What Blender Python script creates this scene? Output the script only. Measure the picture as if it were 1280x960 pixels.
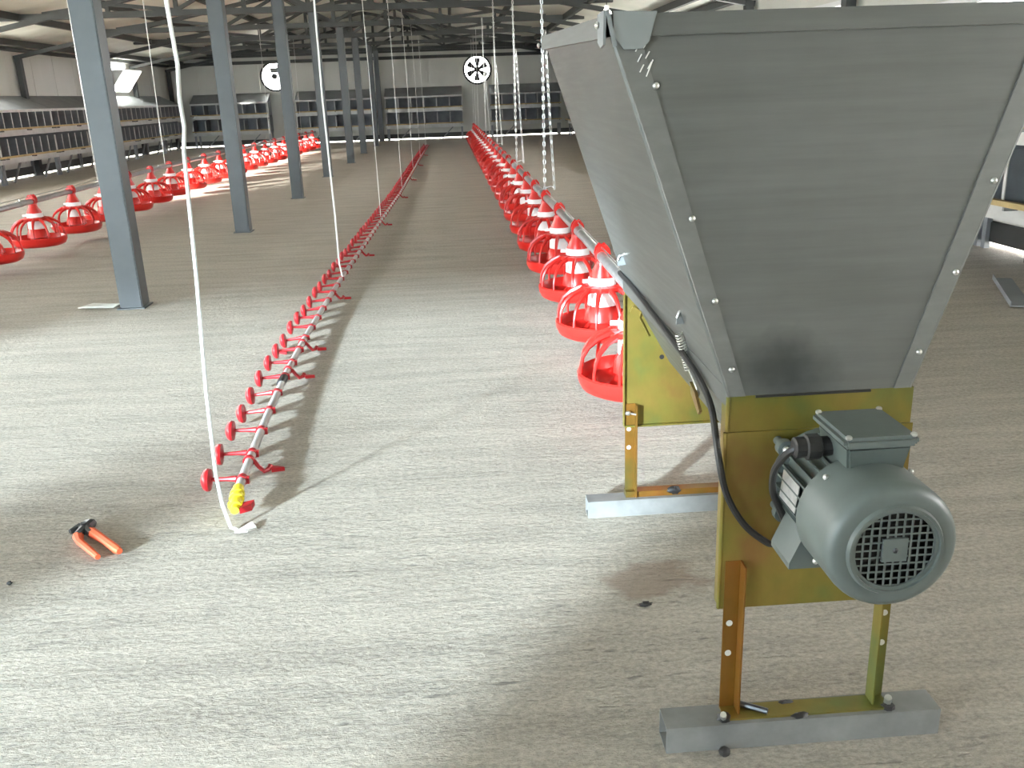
import bpy, bmesh, math, random
from mathutils import Vector, Matrix
random.seed(7)
for o in list(bpy.data.objects): bpy.data.objects.remove(o)
S = bpy.context.scene
C = S.collection
PI = math.pi

# ------------------------------------------------------------------ camera
cam_d = bpy.data.cameras.new('camera'); cam = bpy.data.objects.new('camera', cam_d); C.objects.link(cam)
cam_d.sensor_width = 36; cam_d.sensor_fit = 'HORIZONTAL'; cam_d.lens = 1120 * 36 / 1280
cam_d.clip_start = .05; cam_d.clip_end = 300
fw = Vector((.0513, .9503, -.3073)).normalized()
ir = Vector((.9973, -.0650, -.0346)); ir = (ir - fw * ir.dot(fw)).normalized()
iu = ir.cross(fw)
cam.matrix_world = Matrix(((ir.x, iu.x, -fw.x, 0), (ir.y, iu.y, -fw.y, 0), (ir.z, iu.z, -fw.z, 1.2), (0, 0, 0, 1)))
S.camera = cam

# ------------------------------------------------------------------ light
w = bpy.data.worlds.new('sky'); S.world = w; w.use_nodes = True
bg = w.node_tree.nodes['Background']; bg.inputs[0].default_value = (.98, .98, .96, 1); bg.inputs[1].default_value = 5.0
sun_d = bpy.data.lights.new('sun', 'SUN'); sun_d.energy = 9; sun_d.angle = math.radians(3.5); sun_d.color = (1, .96, .9)
sun = bpy.data.objects.new('sun', sun_d); C.objects.link(sun)
sun.rotation_euler = Vector((.58, .78, -.24)).to_track_quat('-Z', 'Y').to_euler()
sun.location = (-30, -40, 20)
vs = S.view_settings
vs.view_transform = 'Standard'; vs.look = 'None'; vs.exposure = 2.63; vs.gamma = 1; vs.use_curve_mapping = False

# ------------------------------------------------------------------ materials
def nt(name):
    m = bpy.data.materials.new(name); m.use_nodes = True
    t = m.node_tree; return m, t, t.nodes['Principled BSDF']
def link(t, a, b): t.links.new(a, b)
def noise(t, scale, detail=4, vec=None, rough=.6):
    n = t.nodes.new('ShaderNodeTexNoise'); n.inputs['Scale'].default_value = scale; n.inputs['Detail'].default_value = detail
    n.inputs['Roughness'].default_value = rough
    if vec is not None: link(t, vec, n.inputs['Vector'])
    return n
def coords(t, scale=(1, 1, 1), kind='Object', loc=(0, 0, 0)):
    c = t.nodes.new('ShaderNodeTexCoord'); mp = t.nodes.new('ShaderNodeMapping')
    mp.inputs['Scale'].default_value = scale; mp.inputs['Location'].default_value = loc
    link(t, c.outputs[kind], mp.inputs['Vector']); return mp.outputs['Vector']
def ramp(t, fac, stops):
    r = t.nodes.new('ShaderNodeValToRGB'); e = r.color_ramp.elements
    while len(e) < len(stops): e.new(.5)
    for k, (p, c) in enumerate(stops): e[k].position = p; e[k].color = (*c, 1) if len(c) == 3 else c
    link(t, fac, r.inputs['Fac']); return r.outputs['Color']
def mixc(t, fac, a, b, mode='MIX'):
    m = t.nodes.new('ShaderNodeMix'); m.data_type = 'RGBA'; m.blend_type = mode
    for s, v in ((m.inputs[0], fac), (m.inputs[6], a), (m.inputs[7], b)):
        if hasattr(v, 'default_value'): link(t, v, s)
        elif isinstance(v, (int, float)): s.default_value = v
        else: s.default_value = (*v, 1)
    return m.outputs[2]
def bump(t, h, strength, dist, b):
    n = t.nodes.new('ShaderNodeBump'); n.inputs['Strength'].default_value = strength; n.inputs['Distance'].default_value = dist
    link(t, h, n.inputs['Height']); link(t, n.outputs[0], b.inputs['Normal'])
def simple(name, col, rough=.5, metal=0, var=.12, scale=8, bmp=0, stretch=(1, 1, 1)):
    m, t, b = nt(name)
    n = noise(t, scale, 5, coords(t, stretch))
    lo = tuple(max(0, c * (1 - var)) for c in col); hi = tuple(min(1, c * (1 + var)) for c in col)
    link(t, ramp(t, n.outputs['Fac'], [(.3, lo), (.7, hi)]), b.inputs['Base Color'])
    b.inputs['Roughness'].default_value = rough; b.inputs['Metallic'].default_value = metal
    if bmp: bump(t, n.outputs['Fac'], bmp, .01, b)
    return m
M = {}
M['column'] = simple('blue_grey_paint', (.072, .081, .085), .45, 0, .10, 6)
M['truss'] = simple('dark_grey_primer', (.046, .051, .050), .55, 0, .15, 5)
M['red'] = simple('red_plastic', (.58, .018, .013), .30, 0, .08, 10)
M['cupred'] = simple('dark_red_plastic', (.40, .013, .018), .30, 0, .1, 10)
M['white_pl'] = simple('white_plastic', (.82, .80, .79), .4, 0, .04, 10)
M['pipe'] = simple('galvanised_pipe', (.46, .47, .48), .38, .75, .12, 20)
M['pvc'] = simple('grey_pvc', (.43, .42, .41), .4, 0, .06, 10)
M['rope'] = simple('white_cord', (.82, .82, .80), .8, 0, .05, 60)
M['chain'] = simple('bright_zinc', (.50, .50, .485), .3, .8, .1, 30)
M['yellow'] = simple('yellow_plastic', (.80, .66, .03), .4, 0, .06, 20)
M['black'] = simple('black_rubber', (.018, .017, .017), .5, 0, .2, 20)
M['orange'] = simple('orange_grip', (.80, .13, .05), .45, 0, .08, 30)
M['tool'] = simple('oiled_steel', (.10, .105, .11), .35, .8, .2, 40)
M['motor'] = simple('grey_green_enamel', (.080, .098, .090), .45, 0, .10, 12)
M['motor2'] = simple('lighter_grey_enamel', (.100, .118, .110), .42, 0, .12, 9)
M['plate'] = simple('aluminium_plate', (.45, .44, .42), .35, .4, .2, 60)
M['bolt'] = simple('zinc_bolt', (.60, .60, .57), .28, .85, .1, 30)
M['bar'] = simple('grey_painted_tube', (.185, .187, .18), .55, .05, .18, 14)
M['wallp'] = simple('cream_wall_panel', (.60, .60, .55), .45, 0, .05, 1.5, 0, (1, 1, .2))
M['roofp'] = simple('cream_roof_panel', (.80, .81, .73), .55, 0, .08, 1.2)
M['nest'] = simple('galvanised_nest_sheet', (.25, .265, .265), .5, .2, .15, 3)
M['nestd'] = simple('dull_nest_sheet', (.27, .29, .31), .6, .1, .2, 3)
M['nestw'] = simple('pale_nest_edge', (.60, .61, .60), .5, .1, .1, 5)
M['wood'] = simple('yellow_pine_rail', (.50, .38, .18), .6, 0, .25, 6, 0, (1, 1, 1))
M['ground'] = simple('pale_ground', (.45, .43, .38), .9, 0, .2, .5)
M['frame'] = simple('window_frame_white', (.75, .76, .76), .5, 0, .03, 5)
M['fanblack'] = simple('dark_fan_plastic_and_shade', (.012, .012, .013), .5, 0, .1, 10)
M['paper'] = simple('scrap_paper', (.62, .62, .58), .8, 0, .1, 20)
M['scratch'] = simple('bright_scratch', (.85, .85, .82), .4, .3, .05, 30)

def floor_mat():
    m, t, b = nt('rough_concrete')
    st = noise(t, 1, 7, coords(t, (1.3, 11, 1)), .75)            # broom streaks across the house
    st2 = noise(t, 1, 6, coords(t, (20, 46, 1), loc=(3, 1, 0)), .7)
    blot = noise(t, .55, 4, coords(t, (1, 1.4, 1)))
    fine = noise(t, 1, 5, coords(t, (62, 92, 1)), .8)
    col = ramp(t, blot.outputs['Fac'], [(.25, (.295, .270, .238)), (.75, (.40, .375, .34))])
    col = mixc(t, .50, col, ramp(t, st.outputs['Fac'], [(.36, (.15, .133, .113)), (.60, (.60, .57, .525))]))
    col = mixc(t, .42, col, ramp(t, fine.outputs['Fac'], [(.38, (.10, .09, .077)), (.60, (.60, .57, .52))]))
    # dark pits gathered in streaks
    pit = noise(t, 1, 5, coords(t, (13, 80, 1)), .7); zone = noise(t, 1, 4, coords(t, (1.1, 2.6, 1), loc=(7, 2, 0)), .6)
    mm = t.nodes.new('ShaderNodeMath'); mm.operation = 'MULTIPLY'
    link(t, ramp(t, pit.outputs['Fac'], [(.58, (0, 0, 0)), (.68, (1, 1, 1))]), mm.inputs[0])
    link(t, ramp(t, zone.outputs['Fac'], [(.43, (.15, .15, .15)), (.60, (.95, .95, .95))]), mm.inputs[1])
    col = mixc(t, mm.outputs[0], col, (.15, .14, .125))
    # rusty brown spill near the hopper
    c = t.nodes.new('ShaderNodeTexCoord'); wob = noise(t, 9, 4, c.outputs['Object'])
    add = t.nodes.new('ShaderNodeVectorMath'); add.operation = 'MULTIPLY_ADD'
    link(t, wob.outputs['Color'], add.inputs[0]); add.inputs[1].default_value = (.22, .16, 0); link(t, c.outputs['Object'], add.inputs[2])
    sub = t.nodes.new('ShaderNodeVectorMath'); sub.operation = 'SUBTRACT'; link(t, add.outputs[0], sub.inputs[0]); sub.inputs[1].default_value = (.57, 2.10, 0)
    sc = t.nodes.new('ShaderNodeVectorMath'); sc.operation = 'MULTIPLY'; link(t, sub.outputs[0], sc.inputs[0]); sc.inputs[1].default_value = (1, 1.5, 0)
    ln = t.nodes.new('ShaderNodeVectorMath'); ln.operation = 'LENGTH'; link(t, sc.outputs[0], ln.inputs[0])
    spill = ramp(t, ln.outputs['Value'], [(.10, (.75, .75, .75)), (.155, (0, 0, 0))])
    col = mixc(t, spill, col, (.20, .13, .085))
    col = mixc(t, 1.0, col, (1.0, .945, .83), 'MULTIPLY'); col = mixc(t, .10, col, (.95, .92, .84))
    link(t, col, b.inputs['Base Color']); b.inputs['Roughness'].default_value = .78
    h = t.nodes.new('ShaderNodeMath'); h.operation = 'MULTIPLY_ADD'; link(t, st2.outputs['Fac'], h.inputs[0]); h.inputs[1].default_value = 1.0
    h2 = t.nodes.new('ShaderNodeMath'); h2.operation = 'MULTIPLY'; link(t, fine.outputs['Fac'], h2.inputs[0]); h2.inputs[1].default_value = .5
    link(t, h2.outputs[0], h.inputs[2])
    h3 = t.nodes.new('ShaderNodeMath'); h3.operation = 'SUBTRACT'; link(t, h.outputs[0], h3.inputs[0]); link(t, mm.outputs[0], h3.inputs[1])
    bump(t, h3.outputs[0], 1.0, .022, b)
    return m
M['floor'] = floor_mat()

def galv_mat():
    m, t, b = nt('galvanised_sheet')
    br = noise(t, 1, 4, coords(t, (3, 3, 60)), .6)
    cl = noise(t, 3, 4, coords(t))
    col = mixc(t, .35, ramp(t, cl.outputs['Fac'], [(.3, (.125, .130, .123)), (.7, (.17, .175, .166))]), ramp(t, br.outputs['Fac'], [(.3, (.105, .11, .104)), (.7, (.19, .195, .185))]))
    # greasy black thumb smear low on the front sheet
    c = t.nodes.new('ShaderNodeTexCoord'); wob = noise(t, 7, 4, c.outputs['Object'])
    add = t.nodes.new('ShaderNodeVectorMath'); add.operation = 'MULTIPLY_ADD'
    link(t, wob.outputs['Color'], add.inputs[0]); add.inputs[1].default_value = (.14, 0, .14); link(t, c.outputs['Object'], add.inputs[2])
    sub = t.nodes.new('ShaderNodeVectorMath'); sub.operation = 'SUBTRACT'; link(t, add.outputs[0], sub.inputs[0]); sub.inputs[1].default_value = (.01, -.49, .80)
    sc = t.nodes.new('ShaderNodeVectorMath'); sc.operation = 'MULTIPLY'; link(t, sub.outputs[0], sc.inputs[0]); sc.inputs[1].default_value = (1, 6, 1.3)
    ln = t.nodes.new('ShaderNodeVectorMath'); ln.operation = 'LENGTH'; link(t, sc.outputs[0], ln.inputs[0])
    sm = ramp(t, ln.outputs['Value'], [(.02, (.72, .72, .72)), (.11, (0, 0, 0))])
    col = mixc(t, sm, col, (.025, .03, .03))
    link(t, col, b.inputs['Base Color']); b.inputs['Metallic'].default_value = .55
    link(t, ramp(t, br.outputs['Fac'], [(.3, (.40, .40, .40)), (.7, (.52, .52, .52))]), b.inputs['Roughness'])
    bump(t, br.outputs['Fac'], .04, .004, b)
    return m
M['galv'] = galv_mat()
M['strip'] = simple('folded_strip_steel_lit', (.185, .19, .182), .38, .5, .12, 10, 0, (1, 1, 3))  # same steel as the sheets, lightened to paint in the light its angle catches

def zinc_mat(name, tint=(1, 1, 1)):
    m, t, b = nt(name)
    n1 = noise(t, 5.5, 3, coords(t)); n2 = noise(t, 22, 4, coords(t, (1, 1, .5)))
    f = lambda c: tuple(a * k for a, k in zip(c, tint))
    col = ramp(t, n1.outputs['Fac'], [(.30, f((.235, .115, .035))), (.43, f((.235, .165, .035))), (.55, f((.190, .160, .030))), (.66, f((.12, .155, .04))), (.8, f((.065, .14, .06)))])
    col = mixc(t, .25, col, ramp(t, n2.outputs['Fac'], [(.35, f((.20, .14, .04))), (.7, f((.31, .26, .06)))]))
    link(t, col, b.inputs['Base Color']); b.inputs['Metallic'].default_value = .45; b.inputs['Roughness'].default_value = .36
    return m
M['zinc'] = zinc_mat('yellow_chromate_zinc')
M['zinc2'] = zinc_mat('rusty_chromate_zinc', (1.0, .62, .5))

def emis(name, col, s):
    m, t, b = nt(name); b.inputs['Base Color'].default_value = (*col, 1); b.inputs['Emission Color'].default_value = (*col, 1); b.inputs['Emission Strength'].default_value = s
    return m
M['bulb'] = emis('lit_bulb', (1, .97, .9), 6)
def sun_filter_mat():
    m = bpy.data.materials.new('sun_filter_sheet'); m.use_nodes = True; t = m.node_tree; t.nodes.clear()
    o = t.nodes.new('ShaderNodeOutputMaterial'); a = t.nodes.new('ShaderNodeBsdfTransparent'); a.inputs[0].default_value = (.62, .70, .77, 1)
    b = t.nodes.new('ShaderNodeBsdfTranslucent'); b.inputs[0].default_value = (.75, .8, .85, 1); x = t.nodes.new('ShaderNodeMixShader')
    n = t.nodes.new('ShaderNodeTexNoise'); n.inputs['Scale'].default_value = 2
    r = t.nodes.new('ShaderNodeMapRange'); r.inputs['To Min'].default_value = .15; r.inputs['To Max'].default_value = .30
    link(t, n.outputs['Fac'], r.inputs['Value']); link(t, r.outputs[0], x.inputs[0]); link(t, a.outputs[0], x.inputs[1]); link(t, b.outputs[0], x.inputs[2]); link(t, x.outputs[0], o.inputs[0])
    return m
M['sun_filter'] = sun_filter_mat()  # sheet added to weaken the sun and turn the near floor patch bluish
def flap_mat():
    m = bpy.data.materials.new('milky_plastic_flap'); m.use_nodes = True; t = m.node_tree; t.nodes.clear()
    o = t.nodes.new('ShaderNodeOutputMaterial'); a = t.nodes.new('ShaderNodeBsdfDiffuse'); b = t.nodes.new('ShaderNodeBsdfTranslucent'); x = t.nodes.new('ShaderNodeMixShader')
    n = t.nodes.new('ShaderNodeTexNoise'); c = ramp(t, n.outputs['Fac'], [(.3, (.82, .84, .84)), (.7, (.9, .91, .9))]); link(t, c, a.inputs[0]); link(t, c, b.inputs[0])
    x.inputs[0].default_value = .7; link(t, a.outputs[0], x.inputs[1]); link(t, b.outputs[0], x.inputs[2]); link(t, x.outputs[0], o.inputs[0]); return m
M['flap'] = flap_mat()

# ------------------------------------------------------------------ mesh helpers
class MB:
    def __init__(s): s.v = []; s.f = []
    def add(s, vs, fs):
        k = len(s.v); s.v += [tuple(v) for v in vs]; s.f += [[i + k for i in f] for f in fs]; return s
    def box(s, x0, x1, y0, y1, z0, z1):
        return s.add([(x0, y0, z0), (x1, y0, z0), (x1, y1, z0), (x0, y1, z0), (x0, y0, z1), (x1, y0, z1), (x1, y1, z1), (x0, y1, z1)],
                     [(3, 2, 1, 0), (4, 5, 6, 7), (0, 1, 5, 4), (1, 2, 6, 5), (2, 3, 7, 6), (3, 0, 4, 7)])
    def bar(s, a, b, wd, ht, up=(0, 0, 1)):
        a = Vector(a); b = Vector(b); d = (b - a).normalized(); u = Vector(up)
        if abs(d.dot(u)) > .99: u = Vector((0, 1, 0))
        r = d.cross(u).normalized(); u = r.cross(d)
        vs = []
        for p in (a, b):
            for sx, sz in ((-1, -1), (1, -1), (1, 1), (-1, 1)): vs.append(p + r * sx * wd / 2 + u * sz * ht / 2)
        return s.add(vs, [(3, 2, 1, 0), (4, 5, 6, 7), (0, 1, 5, 4), (1, 2, 6, 5), (2, 3, 7, 6), (3, 0, 4, 7)])
    def tube(s, pts, r, n=8, closed=False, caps=True):
        pts = [Vector(p) for p in pts]; m = len(pts); rr = r if isinstance(r, (list, tuple)) else [r] * m
        prev = None; vs = []
        for i, p in enumerate(pts):
            if closed: d = pts[(i + 1) % m] - pts[i - 1]
            else: d = pts[min(i + 1, m - 1)] - pts[max(i - 1, 0)]
            d.normalize()
            if prev is None:
                u = Vector((0, 0, 1)) if abs(d.z) < .9 else Vector((0, 1, 0))
            else: u = prev
            u = (u - d * u.dot(d)).normalized(); prev = u; q = d.cross(u)
            for k in range(n):
                a = 2 * PI * k / n; vs.append(p + (u * math.cos(a) + q * math.sin(a)) * rr[i])
        fs = []
        for i in range(m if closed else m - 1):
            j = (i + 1) % m
            for k in range(n): fs.append((i * n + k, i * n + (k + 1) % n, j * n + (k + 1) % n, j * n + k))
        if caps and not closed: fs += [tuple(range(n))[::-1], tuple((m - 1) * n + k for k in range(n))]
        return s.add(vs, fs)
    def cyl(s, a, b, r, n=16): return s.tube([a, b], r, n)
    def lathe(s, prof, n=24, axis='z', c=(0, 0, 0), a0=0):
        vs = []
        for r, h in prof:
            for k in range(n):
                a = 2 * PI * k / n + a0; x, y = r * math.cos(a), r * math.sin(a)
                p = {'z': (x, y, h), 'y': (x, h, y), 'x': (h, x, y)}[axis]
                vs.append((p[0] + c[0], p[1] + c[1], p[2] + c[2]))
        fs = []
        for i in range(len(prof) - 1):
            for k in range(n): fs.append((i * n + k, i * n + (k + 1) % n, (i + 1) * n + (k + 1) % n, (i + 1) * n + k))
        if prof[0][0] > 1e-4: fs.append(tuple(range(n))[::-1])
        if prof[-1][0] > 1e-4: fs.append(tuple((len(prof) - 1) * n + k for k in range(n)))
        return s.add(vs, fs)
    def lathe_open(s, prof, n=24, axis='z', c=(0, 0, 0)):
        k = len(s.f); s.lathe(prof, n, axis, c); 
        if prof[-1][0] > 1e-4: s.f.pop()
        if prof[0][0] > 1e-4: s.f.pop()
        return s
    def prism(s, poly, d):
        n = len(poly); d = Vector(d); vs = [Vector(p) for p in poly]; vs += [p + d for p in vs]
        return s.add(vs, [tuple(range(n))[::-1], tuple(range(n, 2 * n))] + [(i, (i + 1) % n, n + (i + 1) % n, n + i) for i in range(n)])
    def blob(s, c, r, n=8, m=6, jit=0):
        prof = [(math.sin(PI * i / m), -math.cos(PI * i / m)) for i in range(m + 1)]; k = len(s.v)
        s.lathe([(max(1e-5, a), b) for a, b in prof], n)
        for i in range(k, len(s.v)):
            v = s.v[i]; j = 1 + random.uniform(-jit, jit); s.v[i] = (c[0] + v[0] * r[0] * j, c[1] + v[1] * r[1] * j, c[2] + v[2] * r[2] * j)
        return s
    def merge(s, o, mtx=None):
        return s.add([(mtx @ Vector(v)) if mtx else v for v in o.v], o.f)
    def mesh(s, name, mat, smooth=False, bevel=0):
        me = bpy.data.meshes.new(name); me.from_pydata([tuple(v) for v in s.v], [], s.f)
        bm = bmesh.new(); bm.from_mesh(me)
        if bevel:
            bmesh.ops.remove_doubles(bm, verts=bm.verts, dist=1e-5)
            bmesh.ops.bevel(bm, geom=list(bm.edges), offset=bevel, segments=2, affect='EDGES', clamp_overlap=True)
        bmesh.ops.recalc_face_normals(bm, faces=bm.faces); bm.to_mesh(me); bm.free()
        me.materials.append(M[mat])
        if smooth:
            me.polygons.foreach_set('use_smooth', [True] * len(me.polygons))
            try: me.set_sharp_from_angle(angle=math.radians(38))
            except Exception: pass
        return me
def place(me, name, parent=None, loc=(0, 0, 0), rz=0):
    o = bpy.data.objects.new(name, me); C.objects.link(o); o.location = loc; o.rotation_euler = (0, 0, rz)
    if parent: o.parent = parent
    return o
def obj(name, mb, mat, parent=None, smooth=False, bevel=0, off=None):
    o = place(mb.mesh(name, mat, smooth, bevel), name, parent)
    if off is not None: o.location = off
    return o
def tag(o, label=None, cat=None, group=None, kind=None):
    for k, v in (('label', label), ('category', cat), ('group', group), ('kind', kind)):
        if v: o[k] = v
    return o
def thing(name, label, cat, loc=(0, 0, 0), rz=0, group=None):
    o = bpy.data.objects.new(name, None); C.objects.link(o); o.location = loc; o.rotation_euler = (0, 0, rz)
    o.empty_display_size = .1
    return tag(o, label, cat, group)
def wpart(name, mb, mat, root, smooth=False, bevel=0):
    """part given in world coordinates under an unrotated root"""
    for i, v in enumerate(mb.v): mb.v[i] = (v[0] - root.location.x, v[1] - root.location.y, v[2] - root.location.z)
    return obj(name, mb, mat, root, smooth, bevel)
ORD = ['first', 'second', 'third', 'fourth', 'fifth', 'sixth', 'seventh', 'eighth', 'ninth', 'tenth', 'eleventh', 'twelfth', 'thirteenth', 'fourteenth', 'fifteenth',
       'sixteenth', 'seventeenth', 'eighteenth', 'nineteenth', 'twentieth', 'twenty-first', 'twenty-second', 'twenty-third', 'twenty-fourth', 'twenty-fifth',
       'twenty-sixth', 'twenty-seventh', 'twenty-eighth', 'twenty-ninth', 'thirtieth']

# ------------------------------------------------------------------ the house
XL, XR, YB, YF, XC = -8.3, 3.95, -1.6, 28.5, -2.17
EAVE, RIDGE = 2.34, 3.50
def roof_z(x): return EAVE + (RIDGE - EAVE) * (1 - abs(x - XC) / (XR - XC))
tag(obj('floor', MB().box(XL - .1, XR + .1, YB - .1, YF + .1, -.12, 0), 'floor'), 'rough broomed concrete floor of the poultry house', 'floor', kind='structure')
tag(obj('ground', MB().box(-70, 70, -60, 90, -.4, -.10), 'ground'), 'pale bare ground outside the house', 'ground', kind='structure')

def wall_boxes(along, a0, a1, z0, z1, holes, p0, p1):
    """wall slab along 'y' or 'x' between a0..a1 with rectangular holes (s0, s1, zb, zt); p0..p1 is its thickness"""
    mb = MB()
    def bx(s0, s1, za, zb):
        if s1 - s0 < 1e-4 or zb - za < 1e-4: return
        if along == 'y': mb.box(p0, p1, s0, s1, za, zb)
        else: mb.box(s0, s1, p0, p1, za, zb)
    cur = a0
    for (h0, h1, hb, ht) in sorted(holes):
        bx(cur, h0, z0, z1); bx(h0, h1, z0, hb); bx(h0, h1, ht, z1); cur = h1
    bx(cur, a1, z0, z1); return mb
GAP = .032
left_holes = [(y, y + 2.9, .30, 1.42) for y in (-.9, 2.5)] + [(6.4, 8.8, 1.5, 2.29), (9.3, 11.9, 1.50, 2.29), (12.4, 15.2, 1.52, 2.29), (15.7, 17.4, 1.52, 2.29), (23.6, 24.95, 1.58, 2.31)]  # the two low near openings are unseen, added to light the foreground
right_holes = [(-1.0, 1.9, 1.0, 1.62), (5.85, 8.75, 1.52, 1.78)] + [(y, y + 2.9, 1.52, 1.98) for y in (9.3, 12.4, 15.7, 19)]  # unseen openings, added along this wall to bring in ambient daylight
wl = tag(obj('wall_left', wall_boxes('y', YB, YF, GAP, EAVE, left_holes, XL - .07, XL), 'wallp'), 'cream panel wall behind the left nest boxes', 'wall', kind='structure')
wr = tag(obj('wall_right', wall_boxes('y', YB, YF, GAP, EAVE, right_holes, XR, XR + .07), 'wallp'), 'cream panel wall behind the right nest boxes', 'wall', kind='structure')
FANS = [(.834, 1.95), (-5.17, 1.95)]
wf_holes = [(x - .40, x + .40, z - .40, z + .40) for x, z in FANS]
wf = wall_boxes('x', XL - .07, XR + .07, GAP, EAVE, wf_holes, YF + .03, YF + .09)
wf.prism([(XL - .07, YF + .03, EAVE - .02), (XR + .07, YF + .03, EAVE - .02), (XR + .07, YF + .03, EAVE + .035), (XC, YF + .03, RIDGE + .05), (XL - .07, YF + .03, EAVE + .035)], (0, .06, 0))
wf = tag(obj('wall_far', wf, 'wallp'), 'cream panel end wall with two round fans', 'wall', kind='structure')
# wall panels of the end wall and of the visible left wall: separate sheets with a joint between
FX = sorted([x + s * .46 for x, z in FANS for s in (-1, 1)])
brk = [XL]
for a, b in ((XL, FX[0]), (FX[1], FX[2]), (FX[3], XR)):
    n = max(1, round((b - a) / 1.0)); brk += [a + (b - a) * i / n for i in range(n + 1)]
brk = sorted(set(round(x, 4) for x in brk))
for a, b in zip(brk, brk[1:]):
    if b - a < .01: continue
    fan = [f for f in FANS if a < f[0] < b]
    j = .006
    if not fan:
        obj('panel', MB().box(a + j, b - j, YF, YF + .03, GAP, EAVE), 'wallp', wf)
    else:
        fx, fz = fan[0]; n = 32; R = .375; mb = MB(); hw = (b - a) / 2 - j
        mb.box(a + j, b - j, YF, YF + .03, GAP, fz - hw); mb.box(a + j, b - j, YF, YF + .03, min(EAVE, fz + hw) - .001, EAVE)
        top = min(hw, EAVE - fz)
        vs = []; fs = []
        for k in range(n):
            t = 2 * PI * k / n + PI / 4; cx, cz = math.cos(t), math.sin(t); m = max(abs(cx), abs(cz))
            ox, oz = cx / m * hw, cz / m * hw; oz = min(oz, top)
            vs += [(fx + ox, YF, fz + oz), (fx + R * cx, YF, fz + R * cz), (fx + R * cx, YF + .03, fz + R * cz)]
        for k in range(n):
            q = (k + 1) % n; fs += [(3 * k, 3 * q, 3 * q + 1, 3 * k + 1), (3 * k + 1, 3 * q + 1, 3 * q + 2, 3 * k + 2)]
        mb.add(vs, fs); obj('panel', mb, 'wallp', wf)
ys = [17.4 + i * 1.03 for i in range(7)] + [24.97 + i * .88 for i in range(5)]
for a, b in zip(ys, ys[1:]):
    if b - a > 1.2: continue
    for (z0, z1) in ((GAP, EAVE),):
        
        obj('panel', MB().box(XL, XL + .02, a + .006, b - .006, z0, z1), 'wallp', wl)
# dark sill beam and eave beam of the end wall, grey sill of the side walls
tag(obj('trim_1', MB().box(XL + .03, XR - .03, YF - .05, YF, .045, .17), 'truss'), 'dark sill beam low on the end wall', 'trim', kind='structure')
tag(obj('trim_2', MB().box(XL + .03, XR - .03, YF - .09, YF, 2.31, 2.40).box(XL + .03, XR - .03, YF - .05, YF, 2.50, 2.56), 'truss'), 'dark eave beams across the end wall', 'trim', kind='structure')
tag(obj('trim_3', MB().box(XL + .02, XL + .07, YB + .1, YF - .05, .05, .19), 'truss'), 'dark sill beam low on the left wall', 'trim', kind='structure')
tag(obj('trim_4', MB().box(XR - .05, XR, YB + .1, YF - .05, .05, .19), 'truss'), 'dark sill beam low on the right wall', 'trim', kind='structure')
tag(obj('trim_5', MB().box(XL + .02, XL + .12, YB + .1, YF - .1, 2.30, 2.36), 'truss'), 'dark eave beam along the left wall', 'trim', kind='structure')
tag(obj('trim_6', MB().box(XR - .12, XR, YB + .1, YF - .1, 2.27, 2.36), 'truss'), 'dark eave beam along the right wall', 'trim', kind='structure')
# gable wall behind the camera with a wide doorway, its sheet added to filter the sun
DX0, DX1, DXA, DXB = -7.6, -2.35, -4.75, -3.95
wb = wall_boxes('x', XL - .07, XR + .07, GAP, EAVE, [(DX0, DX1, GAP, 2.25)], YB - .07, YB)
wb.prism([(XL - .07, YB - .07, EAVE - .02), (XR + .07, YB - .07, EAVE - .02), (XR + .07, YB - .07, EAVE + .035), (XC, YB - .07, RIDGE + .05), (XL - .07, YB - .07, EAVE + .035)], (0, .07, 0))
tag(obj('wall_back', wb, 'wallp'), 'cream gable wall behind the camera', 'wall', kind='structure')
for n, (a, b) in enumerate(((DX0, DX1),)):
    d = obj('door_%d' % (n + 1), MB().box(a, b, YB - .03, YB - .028, .02, 2.25), 'sun_filter')
    tag(d, 'hazy plastic sheet added in the unseen gable doorway to dim and tint the sun', 'door', kind='structure')
    mb = MB()
    for x in (a, b - .05): mb.box(x, x + .05, YB - .05, YB - .01, 0, 2.25)
    mb.box(a + .05, b - .05, YB - .05, YB - .01, 2.2, 2.25)
    obj('door_frame', mb, 'truss', d)
tag(obj('shadow_panel', MB().box(DXA, DXB, YB - .01, YB + .03, 0, 1.40), 'wallp'), 'unseen half height panel added in the gable doorway to cast a floor shadow', 'trim', kind='structure')  # unseen panel added to throw the dark wedge on the near floor
# windows
def window(n, x, y0, y1, z0, z1, flap):
    mb = MB(); t = .05; xa, xb = (x - .09, x + .03) if x < 0 else (x - .03, x + .09)
    mb.box(xa, xb, y0, y0 + t, z0, z1).box(xa, xb, y1 - t, y1, z0, z1).box(xa, xb, y0 + t, y1 - t, z0, z0 + t).box(xa, xb, y0 + t, y1 - t, z1 - t, z1)
    o = tag(obj('window_%d' % n, mb, 'frame'), 'open ventilation window in the side wall, most of these unseen and added for daylight', 'window', kind='structure')
    if flap:   # inlet flap leaning into the house between two triangular cheeks
        zt = z0 + .52; dx = .42
        obj('flap', MB().prism([(x + .03, y0, z0 + .02), (x + dx, y0, zt), (x + dx - .015, y0, zt + .012), (x + .015, y0, z0 + .032)], (0, y1 - y0, 0)), 'flap', o)
        for y in (y0 - .012, y1): obj('cheek', MB().prism([(x + .03, y, z0 + .02), (x + dx, y, zt), (x + .03, y, zt)], (0, .012, 0)), 'frame', o)
        obj('top_rail', MB().box(x + dx - .02, x + dx + .02, y0, y1, zt, zt + .03), 'nestw', o)
for i, h in enumerate(left_holes): window(i + 1, XL, *h, flap=(i == 6))
for i, h in enumerate(right_holes): window(i + 8, XR, *h, flap=False)
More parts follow.
